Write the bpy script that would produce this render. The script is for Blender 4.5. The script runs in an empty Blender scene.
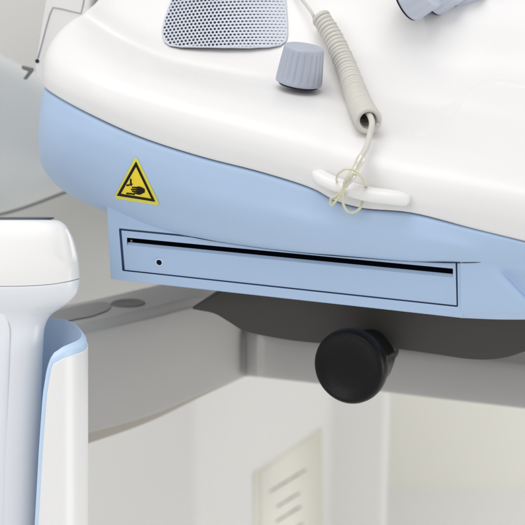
import bpy, bmesh, math, random
from mathutils import Vector, Matrix
from mathutils.bvhtree import BVHTree
random.seed(4)
SC = bpy.context.scene
COL = SC.collection
R = math.radians
# ------------------------------------------------------------ camera frame (metres)
PITCH = R(20.0); DIST = 1.2; KPX = 0.3 / 525.0
YAW = 0.28                                     # console front plane: y + YAW*x = off
FWD = Vector((0, math.cos(PITCH), -math.sin(PITCH)))
UPV = Vector((0, math.sin(PITCH), math.cos(PITCH)))
RGT = Vector((1, 0, 0))
CAM = -DIST * FWD
def ray(px, py): return FWD + (px - 262.5) * KPX * RGT + (262.5 - py) * KPX * UPV
def U(px, py, off):                            # point of the console frame plane 'off' metres behind its front
    d = ray(px, py)
    t = (off - (CAM.y + YAW * CAM.x)) / (d.y + YAW * d.x)
    return CAM + d * t
def W(px, py, z=0.0): return CAM + ray(px, py) * (DIST + z)
PX = KPX * DIST                                # metres per photo pixel at the console

# ------------------------------------------------------------ materials
def nodes(name):
    m = bpy.data.materials.new(name); m.use_nodes = True
    nt = m.node_tree
    return m, nt, nt.nodes['Principled BSDF']
def plastic(name, col, rough=0.4, vary=0.02, bump=0.02, scale=900, spec=0.5, mott=14, coat=0.0):
    m, nt, b = nodes(name)
    b.inputs['Roughness'].default_value = rough
    b.inputs['Specular IOR Level'].default_value = spec
    b.inputs['Coat Weight'].default_value = coat
    b.inputs['Coat Roughness'].default_value = 0.12
    tc = nt.nodes.new('ShaderNodeTexCoord')
    n1 = nt.nodes.new('ShaderNodeTexNoise'); n1.inputs['Scale'].default_value = mott; n1.inputs['Detail'].default_value = 5
    nt.links.new(tc.outputs['Object'], n1.inputs['Vector'])
    mx = nt.nodes.new('ShaderNodeMix'); mx.data_type = 'RGBA'
    lo = [c * (1 - vary * 1.6) for c in col]; hi = [min(1, c * (1 + vary)) for c in col]
    mx.inputs[6].default_value = (*lo, 1); mx.inputs[7].default_value = (*hi, 1)
    nt.links.new(n1.outputs['Fac'], mx.inputs[0]); nt.links.new(mx.outputs[2], b.inputs['Base Color'])
    n2 = nt.nodes.new('ShaderNodeTexNoise'); n2.inputs['Scale'].default_value = scale; n2.inputs['Detail'].default_value = 2
    nt.links.new(tc.outputs['Object'], n2.inputs['Vector'])
    bp = nt.nodes.new('ShaderNodeBump'); bp.inputs['Strength'].default_value = bump * 5; bp.inputs['Distance'].default_value = 0.0004
    nt.links.new(n2.outputs['Fac'], bp.inputs['Height']); nt.links.new(bp.outputs['Normal'], b.inputs['Normal'])
    mr = nt.nodes.new('ShaderNodeMapRange'); mr.inputs[3].default_value = rough * 0.85; mr.inputs[4].default_value = rough * 1.2
    nt.links.new(n1.outputs['Fac'], mr.inputs[0]); nt.links.new(mr.outputs[0], b.inputs['Roughness'])
    return m
WHITE = plastic('white_plastic', (.785, .775, .767), .38, .012, .03, 1300, coat=.1)
WHITE2 = plastic('white_gloss_plastic', (.79, .782, .77), .3, .01, .01, 700, coat=.12)
BLUE = plastic('blue_plastic', (.412, .545, .738), .42, .02, .03, 1300)
SKIRT = plastic('skirt_blue_plastic', (.412, .545, .738), .42, .02, .03, 1300)
BLUE2 = plastic('light_blue_plastic', (.54, .68, .86), .35, .02, .02)
GREYBL = plastic('grey_blue_plastic', (.40, .43, .51), .4, .03, .03)
GRIL = plastic('grille_plastic', (.58, .61, .68), .45, .02, .02)
SEAM = plastic('blue_seam', (.16, .22, .35), .6, .1, .0, spec=.1)
THUMB = plastic('thumb_grey_blue', (.50, .54, .63), .4, .03, .03)
PSEAM = plastic('pale_seam', (.56, .57, .59), .4, .03, .01)
HOLE = plastic('dark_cavity', (.03, .033, .055), .8, .1, .0, spec=.05)
BLACKM = plastic('slot_black', (.010, .012, .02), .8, .1, .0, spec=.02)
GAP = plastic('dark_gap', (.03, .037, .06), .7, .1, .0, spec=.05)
GREY = plastic('grey_frame', (.375, .365, .355), .45, .03, .03)
GREYL = plastic('pale_grey_frame', (.43, .415, .395), .45, .03, .03)
TAN = plastic('tan_grey_trim', (.33, .30, .26), .5, .05, .02)
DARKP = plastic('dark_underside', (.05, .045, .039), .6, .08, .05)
RSHADE = plastic('recess_shade', (.24, .235, .23), .5)
CUP = plastic('cup_shade', (.13, .125, .12), .5)
RUB = plastic('black_rubber', (.006, .006, .0065), .38, .15, .08, 500, spec=.2)
CORD = plastic('cord_cream', (.585, .565, .515), .45, .04, .03, mott=60)
CLEAR = plastic('loop_yellowed', (.66, .64, .44), .25, .05, .01, coat=.5)
METAL = plastic('ferrule', (.70, .69, .60), .22, .03, .02); METAL.node_tree.nodes['Principled BSDF'].inputs['Metallic'].default_value = .35
YEL = plastic('label_yellow', (.86, .66, .02), .35, .02, .0)
YELG = plastic('label_yellow_edge', (.72, .68, .07), .35, .02, .0)
INK = plastic('label_black', (.012, .010, .008), .5, .1, .0, spec=.15)
LENS = plastic('lens_rubber', (.09, .11, .14), .5, .05, .02)
HAND = plastic('probe_handle', (.76, .78, .81), .32, .015, .01, coat=.2)
WALLG = plastic('grey_housing', (.50, .50, .495), .7, .03, .05, 60, mott=3)
WALLB = plastic('blue_grey_housing', (.66, .68, .675), .55, .03, .02, mott=3)
CAB = plastic('pale_cabinet', (.71, .70, .68), .55, .03, .03, mott=4)
WALL = plastic('cream_wall', (.89, .88, .815), .8, .03, .1, 80, mott=3)
FLOOR = plastic('pale_floor', (.90, .90, .88), .5, .03, .02, mott=3)
PAPER = plastic('paper', (.85, .83, .74), .7, .03, .01)
FRAMEC = plastic('cream_holder', (.82, .80, .70), .5, .03, .01)
PRINT = plastic('faded_print', (.25, .245, .23), .8, .1, .0)

# ------------------------------------------------------------ helpers
def link(name, bm, mat, parent=None, smooth=True, mods=()):
    me = bpy.data.meshes.new(name)
    bmesh.ops.recalc_face_normals(bm, faces=bm.faces)
    for f in bm.faces: f.smooth = smooth
    bm.to_mesh(me); bm.free()
    o = bpy.data.objects.new(name, me); COL.objects.link(o)
    me.materials.append(mat)
    if parent: o.parent = parent
    return o
def bevel(o, w, seg=3, ang=35):
    m = o.modifiers.new('bevel', 'BEVEL'); m.width = w; m.segments = seg; m.limit_method = 'ANGLE'; m.angle_limit = R(ang)
    m.harden_normals = False
    for p in o.data.polygons: p.use_smooth = True
    return o
def solid(o, t, offset=-1):
    m = o.modifiers.new('solid', 'SOLIDIFY'); m.thickness = t; m.offset = offset
    return o
def thing(name, label, cat, group=None, kind=None):
    o = bpy.data.objects.new(name, None); COL.objects.link(o)
    o.empty_display_size = .02
    o['label'] = label; o['category'] = cat
    if group: o['group'] = group
    return o
def tag(o, label, cat, kind=None):
    o['label'] = label; o['category'] = cat
    if kind: o['kind'] = kind
    return o
def params(pts):
    t = [0.0]
    for a, b in zip(pts, pts[1:]): t.append(t[-1] + max(1e-5, (b - a).length) ** .5)
    return t
def spline(pts, t, n):
    """Hermite spline through pts (knots t), n samples per span"""
    m = []
    N = len(pts)
    for i in range(N):
        if i == 0: m.append((pts[1] - pts[0]) / (t[1] - t[0]))
        elif i == N - 1: m.append((pts[-1] - pts[-2]) / (t[-1] - t[-2]))
        else:
            h0 = t[i] - t[i-1]; h1 = t[i+1] - t[i]
            m.append(((pts[i] - pts[i-1]) / h0 * h1 + (pts[i+1] - pts[i]) / h1 * h0) / (h0 + h1))
    out = []
    for i in range(N - 1):
        h = t[i+1] - t[i]
        for k in range(n):
            s = k / n
            out.append(pts[i] * (2*s**3 - 3*s**2 + 1) + m[i] * h * (s**3 - 2*s**2 + s) + pts[i+1] * (-2*s**3 + 3*s**2) + m[i+1] * h * (s**3 - s**2))
    out.append(pts[-1].copy())
    return out
def dense(grid, nu=6, nv=6):
    """grid[row][station] of Vector -> dense grid"""
    NS = len(grid[0]); NR = len(grid)
    tu = [sum(params(r)[i] for r in grid) / NR for i in range(NS)]
    cols = [[grid[r][s] for r in range(NR)] for s in range(NS)]
    tv = [sum(params(c)[i] for c in cols) / NS for i in range(NR)]
    rows = [spline(r, tu, nu) for r in grid]
    out = []
    L = len(rows[0])
    cc = [spline([rows[r][j] for r in range(NR)], tv, nv) for j in range(L)]
    for i in range(len(cc[0])): out.append([cc[j][i] for j in range(L)])
    return out
def grid_bm(g, closed=False):
    bm = bmesh.new()
    vs = [[bm.verts.new(p) for p in r] for r in g]
    for a, b in zip(vs, vs[1:]):
        n = len(a)
        for j in range(n if closed else n - 1):
            bm.faces.new((a[j], a[(j+1) % n], b[(j+1) % n], b[j]))
    return bm
def frames(pts):
    T = []
    for i in range(len(pts)):
        a = pts[max(0, i-1)]; b = pts[min(len(pts)-1, i+1)]
        T.append((b - a).normalized())
    n = T[0].orthogonal().normalized(); Ns = [n]
    for i in range(1, len(pts)):
        q = T[i-1].rotation_difference(T[i]); n = (q @ n); n = (n - T[i] * n.dot(T[i])).normalized(); Ns.append(n)
    return T, Ns
def tube_bm(pts, rad, seg=12, caps=True, bm=None):
    bm = bm or bmesh.new()
    T, Ns = frames(pts); rings = []
    for i, p in enumerate(pts):
        r = rad(i / (len(pts) - 1)) if callable(rad) else rad
        B = T[i].cross(Ns[i])
        rings.append([bm.verts.new(p + (Ns[i] * math.cos(a) + B * math.sin(a)) * r) for a in [2*math.pi*k/seg for k in range(seg)]])
    for a, b in zip(rings, rings[1:]):
        for k in range(seg): bm.faces.new((a[k], a[(k+1) % seg], b[(k+1) % seg], b[k]))
    if caps: bm.faces.new(rings[0][::-1]); bm.faces.new(rings[-1])
    return bm
def smoothpath(pts, n=8): return spline(pts, params(pts), n)
def prism_bm(front, back):
    bm = bmesh.new()
    f = [bm.verts.new(p) for p in front]; b = [bm.verts.new(p) for p in back]
    bm.faces.new(f); bm.faces.new(b[::-1]); n = len(f)
    for i in range(n): bm.faces.new((f[i], b[i], b[(i+1) % n], f[(i+1) % n]))
    return bm
def slab(name, pix, off, depth, mat, parent=None, bv=.001, seg=3):
    o = link(name, prism_bm([U(x, y, off) for x, y in pix], [U(x, y, off) + BACK * depth for x, y in pix]), mat, parent)
    return bevel(o, bv, seg) if bv else o
BACK = Vector((YAW, 1, 0)).normalized()
def lathe_bm(prof, seg, base, axis, wob=None, xdir=None):
    """prof: (radius, height) list along axis from base"""
    axis = axis.normalized(); x = (xdir - axis * xdir.dot(axis)).normalized() if xdir else axis.orthogonal().normalized(); y = axis.cross(x)
    bm = bmesh.new(); rings = []
    for (r, h) in prof:
        if r < 1e-6: rings.append([bm.verts.new(base + axis * h)]); continue
        ring = []
        for k in range(seg):
            a = 2*math.pi*k/seg; rr = r * (wob(a, h) if wob else 1)
            ring.append(bm.verts.new(base + axis * h + (x * math.cos(a) + y * math.sin(a)) * rr))
        rings.append(ring)
    for a, b in zip(rings, rings[1:]):
        if len(a) == 1 and len(b) == 1: continue
        if len(a) == 1:
            for k in range(seg): bm.faces.new((a[0], b[k], b[(k+1) % seg]))
        elif len(b) == 1:
            for k in range(seg): bm.faces.new((a[k], b[0], a[(k+1) % seg]))
        else:
            for k in range(seg): bm.faces.new((a[k], a[(k+1) % seg], b[(k+1) % seg], b[k]))
    return bm

# ============================================================ CONSOLE
console = thing('ultrasound_console', 'white and pale blue medical machine console with disc drive slot and hand warning sticker', 'machine')
# seam between white shell and blue skirt (px, py)
# stations: each a list of (px, py, off)
white = [
 # seam     side       side2      shoulder   shoulder2  rim       mound      top        far
 [(120,96,.36),(120,80,.36),(120,60,.36),(125,40,.36),(130,25,.36),(136,12,.36),(142,-5,.37),(150,-40,.38),(170,-160,.48)],
 [(66,84,.14),(64,70,.14),(66,52,.145),(76,36,.15),(88,24,.16),(98,16,.17),(108,2,.19),(118,-25,.22),(150,-150,.46)],
 [(43,86,.046),(42.5,72,.05),(46,53,.058),(56,36,.072),(71,22,.095),(84,15,.115),(97,3,.145),(110,-20,.185),(140,-150,.45)],
 [(56,96.5,.018),(54,81,.02),(57,63,.028),(68,44,.050),(85,30,.083),(97,25,.106),(110,11,.14),(124,-15,.18),(150,-150,.44)],
 [(90,115,.003),(89,97,.003),(91,78,.010),(99,58,.033),(111,45,.070),(121,40,.096),(134,24,.13),(148,-8,.175),(165,-150,.43)],
 [(140,137.5,0),(140,118,0),(142,97,.006),(147,77,.028),(155,64,.068),(162,58,.093),(171,38,.123),(182,-5,.17),(190,-150,.42)],
 [(200,157,0),(200,138,0),(202,115,.006),(205,94,.028),(209,78,.068),(213,70,.095),(218,45,.125),(224,-5,.17),(228,-150,.42)],
 [(262,173,0),(262,154,0),(262,131,.006),(263,108,.028),(264,90,.068),(265,79,.097),(267,50,.13),(268,-5,.175),(270,-150,.42)],
 [(314,190,.000),(314,170,0),(314,146,.006),(315,121,.028),(315,100,.068),(316,86,.10),(316,52,.135),(316,-5,.18),(316,-150,.42)],
 [(333,200.5,.000),(333,178,0),(333,153,.006),(334,127,.028),(334,105,.068),(334,90,.10),(334,54,.138),(334,-5,.182),(334,-150,.42)],
 [(360,208.5,.000),(360,187,0),(360,161,.006),(360,135,.028),(360,112,.068),(360,95,.10),(360,56,.14),(360,-5,.185),(360,-150,.42)],
 [(411,213.5,0),(411,197,0),(411,173,.006),(411,148,.028),(411,125,.068),(411,105,.105),(411,62,.15),(411,-5,.19),(411,-150,.42)],
 [(474,229.5,0),(474,208,0),(474,184,.006),(474,160,.028),(474,136,.068),(474,114,.108),(474,68,.155),(474,-5,.2),(474,-150,.43)],
 [(525,242,0),(525,219,0),(525,194,.006),(525,171,.028),(525,147,.068),(525,124,.108),(525,76,.16),(525,-5,.21),(525,-150,.44)],
 [(640,270,0),(640,247,0),(640,222,.006),(640,199,.028),(640,175,.068),(640,152,.108),(640,104,.16),(640,10,.22),(640,-140,.46)],
 [(820,314,0),(820,291,0),(820,266,.006),(820,243,.028),(820,219,.068),(820,196,.108),(820,148,.16),(820,54,.22),(820,-96,.46)],
]
for i_, st_ in enumerate(white):
    a, b = st_[5], st_[6]; k_ = (.4, .45, .5, .5, .4, .2, .1, .0)[i_] if i_ < 8 else 0
    st_.insert(6, (a[0] + (b[0]-a[0])*.25, a[1] + (b[1]-a[1])*.27, a[2] + (b[2]-a[2])*(.27 - .22 * k_)))
def rows_of(st): return [[U(*st[s][r]) for s in range(len(st))] for r in range(len(st[0]))]
wg = rows_of(white)
tuck = [[U(x if i else x, y - 1.0, o + .006) for i, ((x, y, o), *_) in enumerate(white)]]
tuck[0] = [U(s[0][0] + (3 if i in (1, 2) else 0), s[0][1] - 1.5, s[0][2] + .006) for i, s in enumerate(white)]
wd = dense(wg, 7, 7)
# round the lower lip inward
lip = []
for j, p in enumerate(wd[0]):
    q = wd[1][j]; up = (q - p).normalized()
    lip.append((p, up))
L = len(wd[0])
def inward(row, j):
    a = row[max(0, j-1)]; b = row[min(L-1, j+1)]
    t = (b - a).normalized(); n = t.cross(Vector((0, 0, 1))).normalized()
    return -n          # into the body
in0 = [inward(wd[0], j) for j in range(L)]
def lipring(row, ins, up, d_in, d_up): return [row[j] + ins[j] * d_in + Vector((0, 0, d_up)) for j in range(L)]
wl = [lipring(wd[0], in0, 1, .008, .0014), lipring(wd[0], in0, 1, .0012, .0002), lipring(wd[0], in0, 1, .0004, .0006)]
wfull = wl + wd[1:]
# close the back down
wfull.append([p + Vector((0, .02, -.03)) for p in wfull[-1]]); wfull.append([p + Vector((0, .0, -.35)) for p in wfull[-1]])
top_shell = link('top_shell', grid_bm(wfull), WHITE, console)
bmw = bmesh.new(); bmw.from_mesh(top_shell.data); BV = BVHTree.FromBMesh(bmw)
def hit(bv, px, py):
    d = ray(px, py).normalized()
    p, n, i, t = bv.ray_cast(CAM, d)
    if n.dot(d) > 0: n = -n
    return p, n

# blue skirt -------------------------------------------------
blue = [
 [(120,99,.36),(120,125,.36),(120,150,.36),(122,172,.36),(125,185,.36),(126,192,.38)],
 [(66,87,.14),(63,115,.14),(62,140,.14),(64,164,.145),(72,178,.155),(78,184,.17)],
 [(43,89,.046),(39.5,114,.043),(38.3,140,.044),(41,163,.05),(50,178,.067),(62,187,.085)],
 [(56,99,.018),(51,125,.015),(50,151,.017),(54,174,.029),(66,192,.052),(80,199,.08)],
 [(90,117.4,.003),(88,140,0),(87,165,.003),(90,189,.015),(101,208.5,.038),(112,212,.07)],
 [(140,139.6,0),(139,160,-.002),(139,183,-.001),(142,207,.006),(150,226,.022),(154,228,.05)],
 [(200,159,0),(200,180,-.002),(200,201,-.003),(202,223,.001),(206,238.5,.012),(208,239,.04)],
 [(262,175,0),(262,195,-.002),(262,214,-.004),(263,233,-.003),(264,247,.005),(264,247.5,.03)],
 [(314,192,0),(314,209,-.002),(314,225,-.005),(314,242,-.005),(314,252.5,.000),(314,253,.02)],
 [(333,202.5,0),(333,214,-.002),(333,229,-.005),(333,244.5,-.005),(333,254,.000),(333,254.5,.02)],
 [(360,210.5,0),(360,221,-.002),(360,234,-.005),(360,247.5,-.005),(360,256.3,.000),(360,257,.018)],
 [(411,215.5,0),(411,226,-.002),(411,239,-.004),(411,251.5,-.004),(411,260.2,.000),(411,261.5,.012)],
 [(462,228,0),(462,238,-.001),(462,247,-.002),(462,255,.0000),(462,261.5,.0030),(462,263,.008)],
 [(495,236,0),(495,246,.000),(495,254,.0015),(495,261,.0038),(495,267,.0062),(495,273,.010)],
 [(525,243.5,0),(525,252,.001),(525,260,.003),(525,268,.006),(525,276,.009),(525,284,.016)],
 [(640,271.5,0),(640,280,.001),(640,288,.003),(640,296,.006),(640,304,.009),(640,312,.016)],
 [(820,315.5,0),(820,324,.001),(820,332,.003),(820,340,.006),(820,348,.009),(820,356,.016)],
]
for i_, st_ in enumerate(blue):
    k_ = {3: .3, 4: .3, 5: .6, 6: 1, 7: 1, 8: 1, 9: 1, 10: .9, 11: .6}.get(i_, 0)
    for q_, dz in ((1, -.0006), (2, -.0002), (3, .0034), (4, .0045), (5, .003)):
        x_, y_, o_ = st_[q_]; st_[q_] = (x_, y_, o_ + dz * k_)
bd = dense(rows_of(blue), 7, 7)
L = len(bd[0]); inb = [inward(bd[0], j) for j in range(L)]
bl = [lipring(bd[0], inb, 1, .008, .0008), lipring(bd[0], inb, 1, .0010, .0003), lipring(bd[0], inb, 1, .0002, -.0005)]
bfull = bl + bd[1:]
bfull.append([p + Vector((0, .12, .012)) for p in bfull[-1]])
skirt = link('lower_skirt', grid_bm(bfull), SKIRT, console)
bmb = bmesh.new(); bmb.from_mesh(skirt.data); BVB = BVHTree.FromBMesh(bmb)
# dark gasket in the seam: runs just inside both lips
wd0 = wd[0]; 
g0 = [wd0[j] + in0[j] * .0040 + Vector((0, 0, .003)) for j in range(len(wd0))]
g1 = [wd0[j] + in0[j] * .0040 - Vector((0, 0, .004)) for j in range(len(wd0))]
o = link('seam_gasket', grid_bm([g0, g1]), GAP, console); solid(o, .001, 0)

# tie-down tab on the white side ------------------------------
path = smoothpath([U(315,172,.002), U(319,175,-.004), U(332,181.5,-.008), U(350,188,-.009), U(372,193.3,-.009), U(392,195.8,-.0075), U(403,197.2,-.004), U(409,197.5,.002)], 8)
bm = bmesh.new(); T, _n = frames(path); rings = []
for i, p in enumerate(path):
    f = i / (len(path) - 1); e = min(1, (math.sin(math.pi * min(1, max(0, f))) * 1.8) ** .7 + .12)
    upd = Vector((0, 0, 1)); fr = T[i].cross(upd).normalized(); 
    rr = []
    for k in range(20):
        a = 2*math.pi*k/20; ca, sa = math.cos(a), math.sin(a)
        x = math.copysign(abs(ca) ** .75, ca) * .0052 * e; z = math.copysign(abs(sa) ** .75, sa) * (.0036 * e if sa > 0 else .0056 * e)
        rr.append(bm.verts.new(p + fr * x + UPV * z))
    rings.append(rr)
for a, b in zip(rings, rings[1:]):
    for k in range(20): bm.faces.new((a[k], a[(k+1) % 20], b[(k+1) % 20], b[k]))
bm.faces.new(rings[0][::-1]); bm.faces.new(rings[-1])
link('anchor_tab', bm, WHITE, console)

# loudspeaker grille ------------------------------------------
poly = [(196,-40),(183,-20),(173,0),(168,12),(164.6,22),(162.9,30),(162.9,37),(165,43),(170,47),(181,49.5),(200,50.8),(225,51.5),(250,51),(269,49),(280,46.5),(285.5,42),(287,36),(287,24),(286,10),(283.5,-12),(279,-40)]
pc, nc = hit(BV, 225, 20)
Tn = RGT - nc * RGT.dot(nc); Tn.normalize(); Bn = nc.cross(Tn).normalized()
def to_uv(px, py):
    d = ray(px, py); t = (pc - CAM).dot(nc) / d.dot(nc); q = CAM + d * t - pc
    return q.dot(Tn), q.dot(Bn)
puv = [to_uv(*p) for p in poly]
umin = min(u for u, v in puv); umax = max(u for u, v in puv); vmin = min(v for u, v in puv); vmax = max(v for u, v in puv)
def surf(u, v, lift=.0):
    q = pc + Tn * u + Bn * v
    d = (q - CAM).normalized(); 
    p, n, i, t = BV.ray_cast(CAM, d)
    if p is None: p = q; n = nc
    if n.dot(d) > 0: n = -n
    return p, n
def grille_map(u, v, h):
    p, n = surf(u, v)
    f = (u - umin) / (umax - umin); s = 4 * f * (1 - f)
    return p + n * (.0014 + .003 * max(0, s) + h)
pitch = .0029; SV = 1.26
def clip_poly(bm):
    cx = sum(u for u, v in puv) / len(puv); cy = sum(v for u, v in puv) / len(puv)
    for i in range(len(puv)):
        a = Vector((*puv[i], 0)); b = Vector((*puv[(i+1) % len(puv)], 0))
        d = (b - a); n = Vector((d.y, -d.x, 0)).normalized()
        if n.dot(Vector((cx, cy, 0)) - a) > 0: n = -n
        bmesh.ops.bisect_plane(bm, geom=bm.verts[:] + bm.edges[:] + bm.faces[:], plane_co=a, plane_no=n, clear_outer=True)
bm = bmesh.new(); NH = 12
rowh = SV * pitch * math.sqrt(3) / 2
j = 0; v = vmin - pitch
while v < vmax + pitch:
    u = umin - pitch + (pitch / 2 if j % 2 else 0)
    while u < umax + pitch:
        f = max(0, min(1, (u - umin) / (umax - umin)))
        g = max(0, (f - .42) / .58)
        rx = pitch * (.36 + .03 * g); ry = SV * pitch * (.37 - .27 * g)
        inner = []; outer = []; deep = []
        for k in range(NH):
            a = 2*math.pi*(k + .0) / NH
            # hexagon radius in direction a (flat sides left/right)
            am = ((a + math.pi / 6) % (math.pi / 3)) - math.pi / 6
            hr = (pitch / 2) / math.cos(am)
            outer.append(bm.verts.new((u + hr * math.cos(a), v + SV * hr * math.sin(a), 0)))
            inner.append(bm.verts.new((u + rx * math.cos(a), v + ry * math.sin(a), 0)))
            deep.append(bm.verts.new((u + rx * math.cos(a), v + ry * math.sin(a), -.0009)))
        for k in range(NH):
            k2 = (k + 1) % NH
            bm.faces.new((outer[k], outer[k2], inner[k2], inner[k]))
            bm.faces.new((inner[k], inner[k2], deep[k2], deep[k]))
        u += pitch
    v += rowh; j += 1
clip_poly(bm)
for vv in bm.verts: vv.co = grille_map(vv.co.x, vv.co.y, vv.co.z)
bmesh.ops.remove_doubles(bm, verts=bm.verts, dist=1e-5)
grille = link('speaker_grille', bm, GRIL, console, smooth=False)
# cavity behind + rim
bm = bmesh.new(); n = 24
vs = [[bm.verts.new((umin + (umax - umin) * i / n, vmin + (vmax - vmin) * k / n, -.0011)) for i in range(n+1)] for k in range(n+1)]
for k in range(n):
    for i in range(n): bm.faces.new((vs[k][i], vs[k][i+1], vs[k+1][i+1], vs[k+1][i]))
clip_poly(bm)
for vv in bm.verts: vv.co = grille_map(vv.co.x, vv.co.y, vv.co.z)
link('speaker_cavity', bm, HOLE, grille)
ring = []
for i in range(len(puv)):
    a = puv[i]; b = puv[(i+1) % len(puv)]
    for k in range(5):
        ring.append(grille_map(a[0] + (b[0]-a[0]) * k / 5, a[1] + (b[1]-a[1]) * k / 5, -.0006))
ring.append(ring[0].copy())
link('grille_rim', tube_bm(ring, .0007, 10, False), GRIL, grille)

# rotary knob ---------------------------------------------------
def rotary(base, axis, r0, r1, h, parent, tilt_x):
    def wob(a, hh):
        if hh < h * .06 or hh > h * .93: return 1
        s = math.sin(a * 20); k = min(1, (hh - h*.06) / (h * .12)) * min(1, max(0, (h * .93 - hh) / (h * .1)))
        return 1 - .045 * k * (1 if s > .55 else (0 if s < .2 else (s - .2) / .35))
    prof = [(0, 0), (r0 * .9, 0), (r0 * .985, h * .02), (r0, h * .06)]
    for k in range(1, 14):
        f = k / 13; prof.append((r0 + (r1 - r0) * f ** 1.15, h * (.06 + .86 * f)))
    prof += [(r1 * .985, h * .955), (r1 * .94, h * .985), (r1 * .87, h * 1.0), (r1 * .80, h * .996), (r1 * .5, h * .985), (0, h * .98)]
    o = link('rotary_knob', lathe_bm(prof, 120, base, axis, wob, RGT), GREYBL, parent)
    s = link('knob_shade_disc', lathe_bm([(0, -.0013), (r0 * .84, -.0013), (r0 * .86, .0005), (0, .0005)], 48, base, axis), GAP, o)  # dark disc put in for the shadow gap under the knob
    return o
p, n = hit(BV, 300, 86)
axis = (UPV * 1.0 + RGT * .16 - FWD * .34).normalized()
base = W(298.5, 83.5, (p - CAM).dot(FWD) - DIST - .010)
kn = rotary(base, axis, 24.2 * PX, 20.8 * PX, 39.5 * PX, console, 0)

# row of tapered thumb knobs, top right --------------------------------
p, n = hit(BV, 425, 14)
zk = (p - CAM).dot(FWD) - DIST - .014
ka = (RGT * .80 + UPV * .27 - FWD * .53).normalized()
def thumb(px, py, z, r0, r1, h):
    base = W(px, py, z)
    def wob(a, hh):
        if hh < h * .08 or hh > h * .9: return 1
        s = math.sin(a * 15); return 1 - .03 * (1 if s > .6 else (0 if s < .2 else (s - .2) / .4))
    prof = [(0, 0), (r0 * .93, 0), (r0 * .99, h * .03), (r0, h * .07)]
    for k in range(1, 10): prof.append((r0 + (r1 - r0) * k / 9, h * (.07 + .83 * k / 9)))
    prof += [(r1 * .97, h * .96), (r1 * .9, h), (0, h)]
    o = link('thumb_knob', lathe_bm(prof, 120, base, ka, wob), THUMB, console)
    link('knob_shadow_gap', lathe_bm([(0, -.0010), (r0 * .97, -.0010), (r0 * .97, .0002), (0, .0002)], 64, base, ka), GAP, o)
for i in range(4):
    f = i
    thumb(407.5 + 23.6 * i, -5.0 - 4.6 * i, zk + .012 * i, (29 - .8 * i) * PX, (24.0 - .6 * i) * PX, 30 * PX)

# faint raised deck on right of top
pts2 = [(404,144),(430,126),(458,104),(480,86),(492,81),(510,83),(540,88),(580,96)]
line = []
for a, b in zip(pts2, pts2[1:]):
    for k in range(8):
        px = a[0] + (b[0]-a[0])*k/8; py = a[1] + (b[1]-a[1])*k/8
        p, n = hit(BV, px, py); line.append(p - n * .0116)
line = line[::4]; line[0] = line[0] + Vector((0, .002, -.004)); line[1] = line[1] + Vector((0, 0, -.0004)); line = smoothpath(line, 5)
link('deck_ridge', tube_bm(line, .012, 48, True), WHITE, console)

# hinge cover left top ------------------------------------------
slab('hinge_cover', [(50,-60),(45,0),(39,38),(34.5,66),(35.5,76),(43,88),(60,92),(84,60),(90,10),(92,-60)], .150, .05, WHITE, console, .003, 4)
hc = COL.objects['hinge_cover']
def strip(name, pts, w, off, mat, parent):
    ps = [U(x, y, off) for x, y in pts]
    return link(name, tube_bm(ps, w, 8, True), mat, parent)
strip('cover_gap', [(38,58),(41,47),(46,28),(50,14),(53,7.5),(62,9),(72,11.5),(81,13.5),(83,6),(85,-6),(88,-40)], .0006, .1500, GREY, hc)
o = link('cover_screw', lathe_bm([(0, -.001), (.0016, -.001), (.0016, .0006), (0, .001)], 20, U(37.3, 61, .150), -BACK), GAP, hc)

# ---------------------------------------------------------- disc drive housing
# face plane leans: off falls from left to right
def offF(px): 
    f = max(0, min(1, (px - 107) / (470 - 107))); return .026 + (.004 - .026) * f
def F(px, py, d=0): return U(px, py, offF(px) + d)
OUT = [(106.5,196),(462,235),(470,318.5),(111,279.5)]
INN = [(119,228.4),(457.3,261.3),(458,307),(122.4,270.8)]
def lerp2(a, b, f): return (a[0] + (b[0]-a[0])*f, a[1] + (b[1]-a[1])*f)
def ringwall(bm, outer, inner, n, depth_out, depth_in, d0=0, F=F):
    """flat ring between quads outer & inner, with walls going back at both"""
    def loop(q, d): 
        pts = []
        for i in range(4):
            a = q[i]; b = q[(i+1) % 4]
            for k in range(n): pts.append(F(*lerp2(a, b, k / n), d))
        return [bm.verts.new(p) for p in pts]
    A = loop(outer, d0); B = loop(inner, d0); m = len(A)
    for i in range(m): bm.faces.new((A[i], A[(i+1) % m], B[(i+1) % m], B[i]))
    C = loop(outer, d0 + depth_out); D = loop(inner, d0 + depth_in)
    for i in range(m):
        bm.faces.new((A[i], C[i], C[(i+1) % m], A[(i+1) % m])); bm.faces.new((B[i], B[(i+1) % m], D[(i+1) % m], D[i]))
    return A, B, C, D
bm = bmesh.new()
# outer points: bottom edge and right continuation of the face
OUTL = [(106.5,200),(462,225),(462.6,317.9),(111,279)]
ringwall(bm, OUTL, INN, 12, .11, .006)
housing = link('drive_housing', bm, BLUE, console); bevel(housing, .0009, 3, 50); housing.modifiers[0].harden_normals = True
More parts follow.
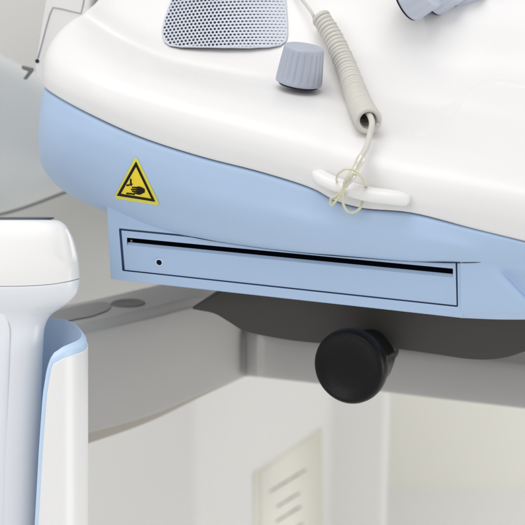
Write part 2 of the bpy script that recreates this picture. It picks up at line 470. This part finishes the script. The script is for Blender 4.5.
# right continuation of the blue body (merges with the housing face)
def cr(py): return 503 + (py - 273) * .95
rt = []
for py, k in ((246,0),(250,0),(256,.0),(266,.15),(276,.8),(290,1),(303,1),(314,.8),(319.5,.5)):
    c = cr(py); b = (0, 0, 0, 0, 0, 0, .0003, .0015, .006)[(246,250,256,266,276,290,303,314,319.5).index(py)]
    yb = lambda px: py + (-.4 if py > 315 else 0) * max(0, (px - 500)) / 50
    row = [(460.5, py - (1.6 if py > 318 else 0), .0036 + b), ((452.5 + c) / 2, py, .0037 + b), (c - 8, py, .0042 + b), (c - 2, py, .0046 + b + .0015 * k), (c + 1.5, py, .0046 + b + .0050 * k), (c + 11, py, .0044 + b + .0054 * k), (c + 28, py, .004 + b + .003 * k), (c + 60, py, .004 + b), (640 + (py-240)*.3, py - 4, .004 + b), (820, py - 8, .004 + b)]
    rt.append([U(*q) for q in row])
d = dense(rt, 6, 5)
d.append([p + Vector((0, .14, .01)) for p in d[-1]])
d[0] = [p for p in d[0]]
cont = link('side_body', grid_bm(d), BLUE, console)
# inset panel with slot
PAN = [(121.4,230.4),(455.6,263.1),(456.6,305.4),(124.8,269.8)]
SLOT = [(127,237.6),(453,268.6),(453,277.6),(127,245.0)]
bm = bmesh.new()
A, B, C, D = ringwall(bm, PAN, SLOT, 12, .006, .0001, .0012)
panel = link('drive_panel', bm, BLUE, housing); bevel(panel, .0008, 2, 50); panel.modifiers[0].harden_normals = True
# slot throat: chamfer below and dark inside
bm = bmesh.new()
n = 12; rows = []
Ff = lambda x, y, d: F(x, y, d + .0013)
up0 = [Ff(*lerp2(SLOT[0], SLOT[1], k/n), 0) for k in range(n+1)]; up1 = [Ff(*lerp2((127,238.8),(453,269.8), k/n), .012) for k in range(n+1)]
lo0 = [Ff(*lerp2((127,242.0),(453,274.0), k/n), .0022) for k in range(n+1)]; lo1 = [Ff(*lerp2((127,241.2),(453,273), k/n), .012) for k in range(n+1)]
link('slot_throat', grid_bm([up0, up1, lo1, lo0]), BLACKM, panel)
bot0 = [Ff(*lerp2(SLOT[3], SLOT[2], k/n), 0) for k in range(n+1)]
o = link('slot_chamfer', grid_bm([lo0, bot0]), BLUE, panel)
link('slot_stop', prism_bm([F(130,239.6,.006), F(132.5,239.9,.006), F(132.5,242.6,.006), F(130,242.3,.006)], [F(130,239.6,.008), F(132.5,239.9,.008), F(132.5,242.6,.008), F(130,242.3,.008)]), GREYBL, panel)
# back of recess (dark gap colour seen in the hairline)
bm = bmesh.new(); ringwall(bm, [(117.5,227),(459,260),(459.5,308.5),(121,272)], [(122,231.5),(454.5,264.2),(455,303.6),(125.5,268)], 8, .001, .001, .0052); link('recess_back', bm, SEAM, housing)
# eject button
c0 = F(159.3, 262.3, .0011); fn = -BACK
bt = link('eject_button', lathe_bm([(0, 0), (4.6*PX, 0), (4.5*PX, .0004), (3.4*PX, .0007), (3.0*PX, .0006), (2.9*PX, -.0002)], 32, c0, fn), BLUE2, panel)
link('button_hole', lathe_bm([(0, -.0001), (3.1*PX, -.0001), (3.0*PX, .0003), (0, .0003)], 24, c0, fn), BLACKM, bt)

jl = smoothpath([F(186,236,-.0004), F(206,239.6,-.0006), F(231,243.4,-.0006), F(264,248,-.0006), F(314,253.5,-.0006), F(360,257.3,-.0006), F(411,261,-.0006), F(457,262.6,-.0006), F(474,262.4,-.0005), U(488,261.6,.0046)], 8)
link('joint_shade_line', tube_bm(jl, lambda f: (.15 + .65 * math.sin(math.pi * f) ** .6) * PX, 8), GAP, skirt)  # joint line, with the overhang's shade put in as a dark tube
# dark slab under the console
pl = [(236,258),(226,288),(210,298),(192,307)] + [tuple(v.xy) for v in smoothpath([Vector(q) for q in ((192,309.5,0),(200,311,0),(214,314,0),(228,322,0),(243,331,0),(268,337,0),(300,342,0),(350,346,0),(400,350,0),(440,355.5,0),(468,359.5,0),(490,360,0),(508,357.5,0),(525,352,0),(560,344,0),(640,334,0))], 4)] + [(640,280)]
bevel(link('underside_slab', prism_bm([U(x, y, .115) for x, y in pl], [U(x, y, .115) + BACK * .14 + Vector((.06, 0, .02)) for x, y in pl]), DARKP, console), .002, 3)

# warning sticker ---------------------------------------------------
def decal(name, polys, lift, mat, parent, holes=None, sub=3):
    bm = bmesh.new()
    for poly in polys:
        vs = [bm.verts.new((x, y, 0)) for x, y in poly]; bm.faces.new(vs)
    bmesh.ops.triangulate(bm, faces=bm.faces[:])
    for _ in range(sub): bmesh.ops.subdivide_edges(bm, edges=bm.edges[:], cuts=1, use_grid_fill=True)
    for v in bm.verts:
        p, n = hit(BVB, v.co.x, v.co.y); v.co = p + n * lift
    o = link(name, bm, mat, parent); return o
def rounded_tri(A, B, C, r, n=6):
    out = []
    P = [Vector(A), Vector(B), Vector(C)]
    for i in range(3):
        p = P[i]; a = (P[i-1] - p).normalized(); b = (P[(i+1) % 3] - p).normalized()
        s = p + a * r; e = p + b * r
        for k in range(n + 1):
            t = k / n; out.append(tuple((1-t)**2 * s + 2*t*(1-t) * p + t*t * e))
    return out
sticker = decal('warning_sticker', [rounded_tri((136.2,155.5), (160.5,205.5), (113.5,198.0), 5)], .0003, YELG, console)
sticker['label'] = 'yellow triangular warning sticker with black crushed hand symbol'
o3 = [(136.3,161.2),(155.6,201.2),(117.2,195.0)]; i3 = [(136.3,166.6),(151.8,198.2),(121.2,193.2)]
decal('sticker_field', [rounded_tri(*o3, .6)], .0005, YEL, sticker)
quads = []
for i in range(3):
    k = (i+1) % 3; quads.append([o3[i], o3[k], i3[k], i3[i]])
decal('sticker_border', quads, .0007, INK, sticker)
S = lambda pts: [(108 + x / 8.75, 150 + y / 8.75) for x, y in pts]
hand = [S([(195,248),(209,248),(211,290),(222,292),(205,314),(188,292),(196,290)]), S([(164,298),(192,296),(192,310),(164,312)]),
        S([(254,318),(276,314),(304,324),(326,338),(326,366),(310,374),(288,386),(264,386),(250,376)]),
        S([(212,318),(256,318),(256,332),(212,329)]), S([(204,334),(256,336),(256,350),(204,346)]), S([(210,351),(256,354),(256,367),(212,362)]), S([(228,367),(256,370),(258,383),(232,377)]),
        S([(164,368),(220,372),(220,386),(164,382)]), S([(218,388),(228,368),(240,392)])]
decal('hand_symbol', hand, .0007, INK, sticker, sub=2)

# ============================================================ COILED CORD
cord = thing('coiled_tether_cord', 'cream coiled tether cord lying over white console and looped to its tab', 'cord')
def onsurf(px, py, lift):
    p, n = hit(BV, px, py); d = ray(px, py).normalized(); return p - d * lift
ax_pts = [onsurf(320,16,.016), onsurf(332,36,.017), onsurf(344,62,.0175), onsurf(354.5,90,.019), onsurf(361.5,108,.022), onsurf(368.5,121,.029)]
axp = smoothpath(ax_pts, 90)
Tt, Nn = frames(axp); total = len(axp); helix = []
ph = 0; acc = [0]
for i in range(1, total): acc.append(acc[-1] + (axp[i] - axp[i-1]).length)
Lc = acc[-1]
for i in range(total):
    f = acc[i] / Lc
    rad = (7.7 + 3.2 * f) * PX
    B = Tt[i].cross(Nn[i])
    if i:
        pit = (5.3 if f < .6 else 5.3 - 1.6 * (f - .6) / .4) * PX
        ph += 2 * math.pi * (acc[i] - acc[i-1]) / pit
    wob = 1 + .03 * math.sin(ph * .37)
    helix.append((i, ph, rad * wob))
# resample so each turn has ~26 points
hp = []; total_ph = helix[-1][1]; N = int(total_ph / (2*math.pi) * 26)
idx = 0
for k in range(N + 1):
    target = total_ph * k / N
    while idx < total - 2 and helix[idx+1][1] < target: idx += 1
    a = helix[idx]; b = helix[idx+1]; t = (target - a[1]) / max(1e-9, b[1] - a[1])
    c = axp[idx].lerp(axp[idx+1], t); nn = Nn[idx].lerp(Nn[idx+1], t).normalized(); bb = Tt[idx].cross(nn)
    r = a[2] + (b[2] - a[2]) * t
    hp.append(c + (nn * math.cos(target) + bb * math.sin(target)) * r)
coil = link('cord_coil', tube_bm(hp, 2.75 * PX, 10, True), CORD, cord)
lead = smoothpath([onsurf(292,-14,.012), onsurf(300,-3,.013), onsurf(307,6,.014), onsurf(313,15,.016), hp[0]], 8)
link('cord_lead', tube_bm(lead, 1.7 * PX, 10), CORD, cord)
zt = (ax_pts[-1] - CAM).dot(FWD) - DIST
st = smoothpath([W(366,110,zt+.006), W(370.5,117,zt-.001), W(372,124,zt-.007), W(369.5,136,zt-.010), W(366.5,147,zt-.016), W(361,157,zt-.022), W(354,170,zt-.03)], 8)
link('cord_strand', tube_bm(st, 3.0 * PX, 12), CORD, cord)
zf = -.03
def zz(px, py, off): return (U(px, py, off) - CAM).dot(FWD) - DIST
z1 = zz(360,158,-.016); z2 = zz(349,178,-.021)
fe = smoothpath([W(362.5,156,z1), W(356,168,(z1+z2)/2), W(349,180.5,z2)], 8)
link('ferrule', tube_bm(fe, lambda f: (4.0 + .5 * math.sin(f * 9)) * PX if f < .93 else 3.2 * PX, 16), METAL, cord)
link('ferrule_tip', tube_bm(smoothpath([W(350,179,z2), W(347,183,z2), W(345,187,z2)], 4), lambda f: (3.7 - 1.2 * f) * PX, 16), CORD, cord)
# looped tie passing round the tab
def o2(px, py, off): return U(px, py, off)
loop = [o2(332,203,-.012), o2(330.5,199,-.013), o2(336,196,-.0155), o2(343,189,-.018), o2(344,183,-.0245), o2(347,177,-.028), o2(353,173,-.0285), o2(360,176,-.022), o2(365,183,-.012), o2(367,190,.003)]
link('tie_loop', tube_bm(smoothpath(loop, 8), 1.1 * PX, 10), CLEAR, cord)
loop = [o2(366,192,.004), o2(366.5,187,-.002), o2(366,185,-.012), o2(361,176,-.021), o2(354,170,-.026), o2(346,169,-.027), o2(339,173,-.0245), o2(336.5,179,-.016), o2(338,185,-.006), o2(339,190,.004)]
link('tie_loop', tube_bm(smoothpath(loop, 8), 1.15 * PX, 10), CLEAR, cord)
loop = [o2(345,184,-.024), o2(344,190,-.019), o2(342.5,198,-.0165), o2(344,206,-.014), o2(348,211.5,-.011), o2(354,212,-.010), o2(360,208,-.010), o2(362,203,-.005), o2(363,199,.004)]
link('tie_loop', tube_bm(smoothpath(loop, 8), 1.35 * PX, 10), CLEAR, cord)
loop = [o2(344,186,-.021), o2(341,194,-.0178), o2(336.5,200,-.0155), o2(332,205,-.0125), o2(330,203,-.010), o2(332,199,-.006), o2(336,197,-.002)]
link('tie_loop', tube_bm(smoothpath(loop, 8), 1.3 * PX, 10), CLEAR, cord)

# ============================================================ PROBE
probe = thing('ultrasound_probe', 'large white ultrasound probe with dark lens resting in the left holder', 'probe')
def sect(cx, cy, hw, hd, z, ex=3.0, n=64):
    bow = 8 * max(0, min(1, (cy - 222) / 55)) * max(0, min(1, (335 - cy) / 45))
    out = []
    for k in range(n):
        a = 2*math.pi*k/n; ca, sa = math.cos(a), math.sin(a)
        x = math.copysign(abs(ca) ** (2/ex), ca) * hw; y = math.copysign(abs(sa) ** (2/ex), sa) * hd
        out.append(W(cx + x, cy - bow * (x / hw) ** 4, z + y * PX))
    return out
def curve_sections(rows, per=6, ex=3.0, z=.02):
    # rows: (py, right silhouette px, centre, half depth px, exponent)
    vs = [Vector((r[0], r[1], r[2])) for r in rows]; vd = [Vector((r[3], r[4], 0)) for r in rows]
    t = params(vs); A = spline(vs, t, per); D = spline(vd, t, per)
    return [sect(a.z, a.x, a.y - a.z, d.x, z, d.y) for a, d in zip(A, D)]
headrows = [(219.5,48,-20,14,2.6),(220,56,-20,19,2.8),(221.5,61,-20,23,3),(226,66,-20,26,3.2),(238,72,-20,31,3.4),(252,76,-20,35,3.4),(268,78.6,-20,38,3.4),(280,79.4,-20,39,3.3),(286,79.5,-20,39,3.3)]
g = curve_sections(headrows, 6)
bm = grid_bm(g, True); 
bm.verts.ensure_lookup_table(); n = 64
bm.faces.new([bm.verts[i] for i in range(n)])
head = link('probe_head', bm, WHITE2, probe)
neckrows = [(286.6,78.6,-20,38.3,3.3),(287.2,79.4,-20,38.8,3.3),(293,79.2,-20,38,3.2),(300,76.5,-20,36,3),(307,69,-18,33,2.8),(313,59,-16,30,2.6),(319,50,-14,28,2.5),(328,45,-13,27,2.4),(345,43.5,-12,28,2.4),(380,42,-12,29,2.4),(450,40,-12,30,2.4),(560,38,-12,30,2.4),(700,36,-12,30,2.4)]
g = curve_sections(neckrows, 6)
bm = grid_bm(g, True); bm.verts.ensure_lookup_table(); bm.faces.new([bm.verts[i] for i in range(n)])
body = link('probe_handle', bm, HAND, probe)
# seam line
g = curve_sections([(285.6,78.2,-20,38,3.3),(286.9,78.6,-20,38.2,3.3),(287.6,78.2,-20,38,3.3)], 2)
link('probe_seam', grid_bm(g, True), PSEAM, probe)
# lens
g = curve_sections([(220.6,46,-20,15,2.6),(219.2,52,-20,17,2.6),(218,54.5,-20,17,2.6),(217.2,53,-20,16,2.6),(217,48,-20,13,2.6)], 3)
bm = grid_bm(g, True); bm.verts.ensure_lookup_table(); bm.faces.new([bm.verts[len(bm.verts)-n+i] for i in range(n)])
link('probe_lens', bm, LENS, probe)
# orientation notch on the right flank
nt_ = smoothpath([W(66,229,.004), W(70,238,.000), W(73,250,-.003), W(74.5,258,-.004), W(74,262,-.002)], 6)
link('orientation_ridge', tube_bm(nt_, lambda f: (.8 + 1.7 * math.sin(min(1, f * 1.08) * math.pi / 2)) * PX, 14), WHITE2, head)
# grip recess line on the handle
gp = []
tb = [(303,4),(305,10),(309,17),(316,22),(328,25.5),(345,26),(400,25),(520,23),(700,22)]
for y_, w_ in tb:
    gp.append([W(-16 + w_ * math.cos(R(a_)), y_ + 0, .0016 - .0030 * min(1, w_ / 20) * math.sin(R(a_)) ** .8 if a_ < 180 else .002) for a_ in [k * 180 / 24 for k in range(25)]])
link('grip_pad', grid_bm(dense(gp, 1, 6)), HAND, body)

# ============================================================ HOLDER
holder = thing('probe_holder', 'white cup shaped probe holder with pale blue liner at lower left', 'holder')
def holder_grid(rad, dtop, eo=0, nin=40, nrow=30):
    edge = [(352,-68),(358,-74),(370,-79),(395,-84),(450,-89),(525,-94),(700,-106),(760,-108)]
    rim = [(-68,352),(-55,346),(-40,342.5),(-18,338.5),(0,334),(18,328),(35,322.5),(55,318.6),(75,318),(95,320),(130,330)]
    def interp(tab, x):
        if x <= tab[0][0]: return tab[0][1]
        for (a, b), (c, d_) in zip(tab, tab[1:]):
            if x <= c:
                f = (x - a) / (c - a); return b + (d_ - b) * f
        return tab[-1][1]
    rows = []
    for i in range(nrow + 1):
        v = (i / nrow) ** 1.6
        row = []
        py0 = 352 + dtop + (760 - 352 - dtop) * v
        te = interp(edge, py0) + eo
        for j in range(nin + 1):
            th = te + (130 - te) * (j / nin)
            th_top = -68 + 198 * (j / nin)
            pyr = interp(rim, th_top) + dtop
            py = pyr + (760 - pyr) * v
            a = R(th)
            row.append(W(38 + rad * math.cos(a), py, .022 + rad * math.sin(a) * PX))
        rows.append(row)
    return rows
o = link('holder_liner', grid_bm(holder_grid(48.6, 0)), BLUE2, holder); solid(o, 6.5 * PX, 0)
# orient thickness inward by building a second inner wall instead of relying on normals
o.modifiers.clear()
def thick(name, r_out, r_in, dtop, mat, drop=0, bv=.0012, eo=0):
    a = holder_grid(r_out, dtop + drop, eo); b = holder_grid(r_in, dtop, eo)
    bm = bmesh.new()
    A = [[bm.verts.new(p) for p in r] for r in a]; B = [[bm.verts.new(p) for p in r] for r in b]
    nr, ncl = len(A), len(A[0])
    for i in range(nr - 1):
        for j in range(ncl - 1):
            bm.faces.new((A[i][j], A[i][j+1], A[i+1][j+1], A[i+1][j])); bm.faces.new((B[i][j], B[i+1][j], B[i+1][j+1], B[i][j+1]))
        bm.faces.new((A[i][0], A[i+1][0], B[i+1][0], B[i][0])); bm.faces.new((A[i][-1], B[i][-1], B[i+1][-1], A[i+1][-1]))
    for j in range(ncl - 1):
        bm.faces.new((A[0][j], B[0][j], B[0][j+1], A[0][j+1])); bm.faces.new((A[-1][j], A[-1][j+1], B[-1][j+1], B[-1][j]))
    o = link(name, bm, mat, holder); bevel(o, bv, 3, 40); return o
bpy.data.objects.remove(o)
thick('holder_liner', 48.6, 43.5, 0, BLUE2, 7)
thick('holder_shell', 50.2, 48.2, 12, WHITE2, 0, .0008, 4.5)

# ============================================================ SUPPORT FRAME
frame = thing('support_frame', 'grey curved support frame with crossbar behind and below the console', 'frame')
fr = [(-120,362,480,.02),(0,346,456,.06),(88,331,433,.12),(150,317,415,.18),(205,306,392,.24),(233,322,381,.279),(244,330,376.5,.297),(248,331,375.7,.291),(258,333,376.5,.288),(263,334,377,.297),(330,342,384.5,.30),(430,352,397,.30),(525,362,408,.30),(760,392,437,.30)]
rows = [[U(x, b + 0, f + .05) for x, t, b, f in fr], [U(x, b + .5, f + .012) for x, t, b, f in fr], [U(x, b, f + .003) for x, t, b, f in fr], [U(x, b - 3, f) for x, t, b, f in fr],
        [U(x, t + 3, f) for x, t, b, f in fr], [U(x, t, f + .003) for x, t, b, f in fr], [U(x, t - 9, f + .011) for x, t, b, f in fr], [U(x, t - 11, f + .018) for x, t, b, f in fr], [U(x, t - 30, f + .085) for x, t, b, f in fr]]
def split(a, b): return [r[a:b] for r in rows]
d = dense(rows, 8, 4)
link('curved_crossbar', grid_bm(d), GREY, frame)
tr = [[U(x, b - .5, f + .006) for x, t, b, f in fr[:7]], [U(x, b + max(.2, (247 - x) * .06), f + .010) for x, t, b, f in fr[:7]], [U(x, b + max(.2, (247 - x) * .06), f + .03) for x, t, b, f in fr[:7]]]
link('arm_trim', grid_bm(dense(tr, 6, 2)), TAN, frame)
# round recess on the arm top: flat disc, inner shade put into its colour
sa_ = COL.objects['curved_crossbar']; bms = bmesh.new(); bms.from_mesh(sa_.data); BVS = BVHTree.FromBMesh(bms); cc, cn = hit(BVS, 128, 303.5)
cp = link('cup_shade_disc', lathe_bm([(.0, .0003), (.0125, .0003), (.0135, .0010), (.0145, .0002), (.0145, -.002), (0, -.002)], 40, cc, cn), CUP, frame)
bm = bmesh.new(); vs = [hit(BVS, x, y) for x, y in ((46,314),(66,309),(84,305),(98,302.6),(106,302.6),(110,304),(111,306.5),(110,309),(106,312),(92,317),(66,322),(46,326))]; bm.faces.new([bm.verts.new(p_ + n_ * .0008) for p_, n_ in vs]); link('tray_shade_patch', bm, RSHADE, frame, smooth=False)  # flat patch on the arm top, coloured dark for a recess's shade
# clamp knob
kb = U(348.0, 367.5, .060); back = U(369, 356, .100); ax = (kb - back)
ln = ax.length
s = 1.04 * PX * (kb - CAM).dot(FWD) / DIST
prof = [(0, 0), (28*s, 0), (28*s, ln*.30), (28.5*s, ln * .45), (32*s, ln * .60), (35.2*s, ln * .70), (36.6*s, ln * .78), (37*s, ln * .86), (36.6*s, ln * .94), (35*s, ln * 1.0), (33*s, ln * 1.025), (31*s, ln * 1.02), (29*s, ln * .99), (20*s, ln * .95), (10*s, ln * .925), (0, ln * .92)]
def hexw(a, h): return 1 - .05 * (0.5 + .5 * math.cos(6 * a)) if h < ln * .5 else 1
knob = link('clamp_knob', lathe_bm(prof, 96, back, ax, hexw), RUB, frame)
link('knob_stem', lathe_bm([(0, -.03), (16*s, -.03), (16*s, .002), (0, .002)], 32, back, ax), RUB, knob)

# ============================================================ BACKGROUND
def plan_prism(name, plan, z0, z1, mat, bv=.004):
    bm = prism_bm([Vector((x, y, z1)) for x, y in plan], [Vector((x, y, z0)) for x, y in plan])
    o = link(name, bm, mat); bevel(o, bv, 3); return o
def XY(px, off, py=455): p = U(px, py, off); return (p.x, p.y)
FZ = -.9
cab = plan_prism('equipment_cabinet', [XY(-420,.50), XY(198,.50), XY(326,.74), XY(388,.74), XY(388,.98), XY(-420,1.0)], FZ + .002, .9, CAB, .01)
tag(cab, 'pale grey equipment cabinet standing behind the support frame with a notice on it', 'cabinet')
pn = [XY(-300,.485), XY(199,.485)]
up_ = U(100,150,.485).z; lo_ = U(100,336,.485).z
bm = prism_bm([Vector((*pn[0], up_)), Vector((*pn[1], up_)), Vector((*pn[1], lo_)), Vector((*pn[0], lo_))], [Vector((*pn[0], up_)) + BACK*.012, Vector((*pn[1], up_)) + BACK*.012, Vector((*pn[1], lo_)) + BACK*.012, Vector((*pn[0], lo_)) + BACK*.012])
bevel(link('upper_panel', bm, plastic('warm_grey_panel', (.56, .555, .535), .55, .04, .02, mott=5), cab), .004)
# curved housing upper left
hs = []
for px in (-200,-100,0,25,50,90,130):
    f = (px) / 50
    y0 = 57 + 28 * f * .9; y1 = 214 - 20 * f
    o_ = .34 + .0006 * px
    hs.append([(px, y0, o_ + .04), (px, y0 + 5, o_ + .006), (px, y0 + 30, o_), (px, y0 + 80, o_ + .0), (px, y1 - 12, o_ + .004), (px, y1, o_ + .03)])
o = link('equipment_housing', grid_bm(dense(rows_of(hs), 4, 5)), WALLB); solid(o, .003)
tag(o, 'smooth blue grey machine housing at the left edge behind the console corner', 'housing')
cb = smoothpath([U(-60,226,.33), U(0,214.5,.33), U(20,209,.33), U(40,202,.332), U(58,195,.334), U(80,187,.336), U(110,178,.34)], 8)
o = link('power_cable', tube_bm(cb, 1.9 * PX, 10), plastic('dark_cable', (.12, .12, .12), .5))
tag(o, 'dark thin cable slanting behind the console above the probe', 'cable')
o = slab('hook_bracket', [(21.5,65.5),(33.2,68.3),(33.4,71),(26,80),(22.8,79),(28,71.6),(21.5,69.2)], .20, .0015, plastic('bracket_grey', (.16, .16, .16), .5), None, .0006, 2)
tag(o, 'small dark grey hook bracket left of the white console corner', 'bracket')
# notice on the cabinet side
A0 = Vector((*XY(198,.50), 0)); A1 = Vector((*XY(326,.74), 0)); dirv = (A1 - A0).normalized(); nrm = Vector((dirv.y, -dirv.x, 0)).normalized()
if nrm.dot(FWD) > 0: nrm = -nrm
def SF(px, py, lift=0):
    d = ray(px, py); t = (A0 + nrm * lift - CAM).dot(nrm) / d.dot(nrm); return CAM + d * t
def side_slab(name, pix, lift, mat, parent=None, th=.0012):
    return link(name, prism_bm([SF(x, y, lift) for x, y in pix], [SF(x, y, lift) - nrm * th for x, y in pix]), mat, parent)
notice = thing('paper_notice', 'cream paper notice in a holder on the cabinet side below the crossbar', 'notice')
side_slab('notice_holder', [(254,474),(322,428),(324,760),(256,830)], .002, FRAMEC, notice, .006)
sheet = side_slab('notice_sheet', [(261,473),(312,438),(313,740),(262,790)], .0035, PAPER, notice)
sl = -.62
for y0, x0, x1 in ((492,270,306), (507,277,300), (522,276,301), (541,275,303), (560,274,304)):
    bm = bmesh.new(); up = []; dn = []; n_ = 26
    for k in range(n_ + 1):
        x = x0 + (x1 - x0) * k / n_; gap = .55 if random.random() < .2 else 1
        yc = y0 + (x - x0) * sl; hh = (.7 + .5 * random.random()) * gap
        up.append(bm.verts.new(SF(x, yc - hh,   .0045))); dn.append(bm.verts.new(SF(x, yc + hh * .8,   .0045)))
    for k in range(n_): bm.faces.new((up[k], up[k+1], dn[k+1], dn[k]))
    link('printed_line', bm, PRINT, sheet, smooth=False)
# back wall & floor
bm = prism_bm([Vector((-2.5, 1.41, FZ)), Vector((3, 1.41, FZ)), Vector((3, 1.41, 1.6)), Vector((-2.5, 1.41, 1.6))], [Vector((-2.5, 1.5, FZ)), Vector((3, 1.5, FZ)), Vector((3, 1.5, 1.6)), Vector((-2.5, 1.5, 1.6))])
o = link('wall', bm, WALL, smooth=False); o['kind'] = 'structure'
bm = bmesh.new(); bm.faces.new([bm.verts.new(p) for p in (Vector((-3, -2, FZ)), Vector((3, -2, FZ)), Vector((3, 1.6, FZ)), Vector((-3, 1.6, FZ)))])
o = link('floor', bm, FLOOR, smooth=False); o['kind'] = 'structure'

# ============================================================ LIGHT
w = bpy.data.worlds.new('World'); SC.world = w; w.use_nodes = True
w.node_tree.nodes['Background'].inputs[0].default_value = (.96, .97, 1, 1); w.node_tree.nodes['Background'].inputs[1].default_value = .66
def area(name, loc, target, size, power, col=(1, 1, 1)):
    l = bpy.data.lights.new(name, 'AREA'); l.shape = 'SQUARE'; l.size = size; l.energy = power; l.color = col
    o = bpy.data.objects.new(name, l); COL.objects.link(o); o.location = loc
    o.rotation_euler = (Vector(target) - Vector(loc)).to_track_quat('-Z', 'Y').to_euler(); return o
area('ceiling_lamp', (-.3, -.15, 2.0), (0, .1, 0), 1.5, 20, (1, .985, .96))
area('front_fill', (-1.3, -1.6, 1.3), (0, .1, -.1), 1.5, 14, (1, .99, .97))  # added soft fill from the front, no visible source

area('background_fill', (1.6, -.4, -.15), (.25, 1.2, -.75), .9, 10, (1, .99, .96))  # added fill from an unseen source, brightens wall, cabinet and crossbar
# ============================================================ CAMERA
cd = bpy.data.cameras.new('camera'); cam = bpy.data.objects.new('camera', cd); COL.objects.link(cam)
cam.location = CAM; cam.rotation_euler = (math.pi/2 - PITCH, 0, 0)
cd.lens = 120; cd.sensor_width = 36; cd.clip_end = 50; cd.clip_start = .02
cd.dof.use_dof = True; cd.dof.focus_distance = DIST + .02; cd.dof.aperture_fstop = 11
SC.camera = cam
SC.view_settings.view_transform = 'Standard'; SC.view_settings.look = 'None'; SC.view_settings.exposure = 0; SC.view_settings.gamma = 1
SC.render.resolution_x = 1024; SC.render.resolution_y = 1024
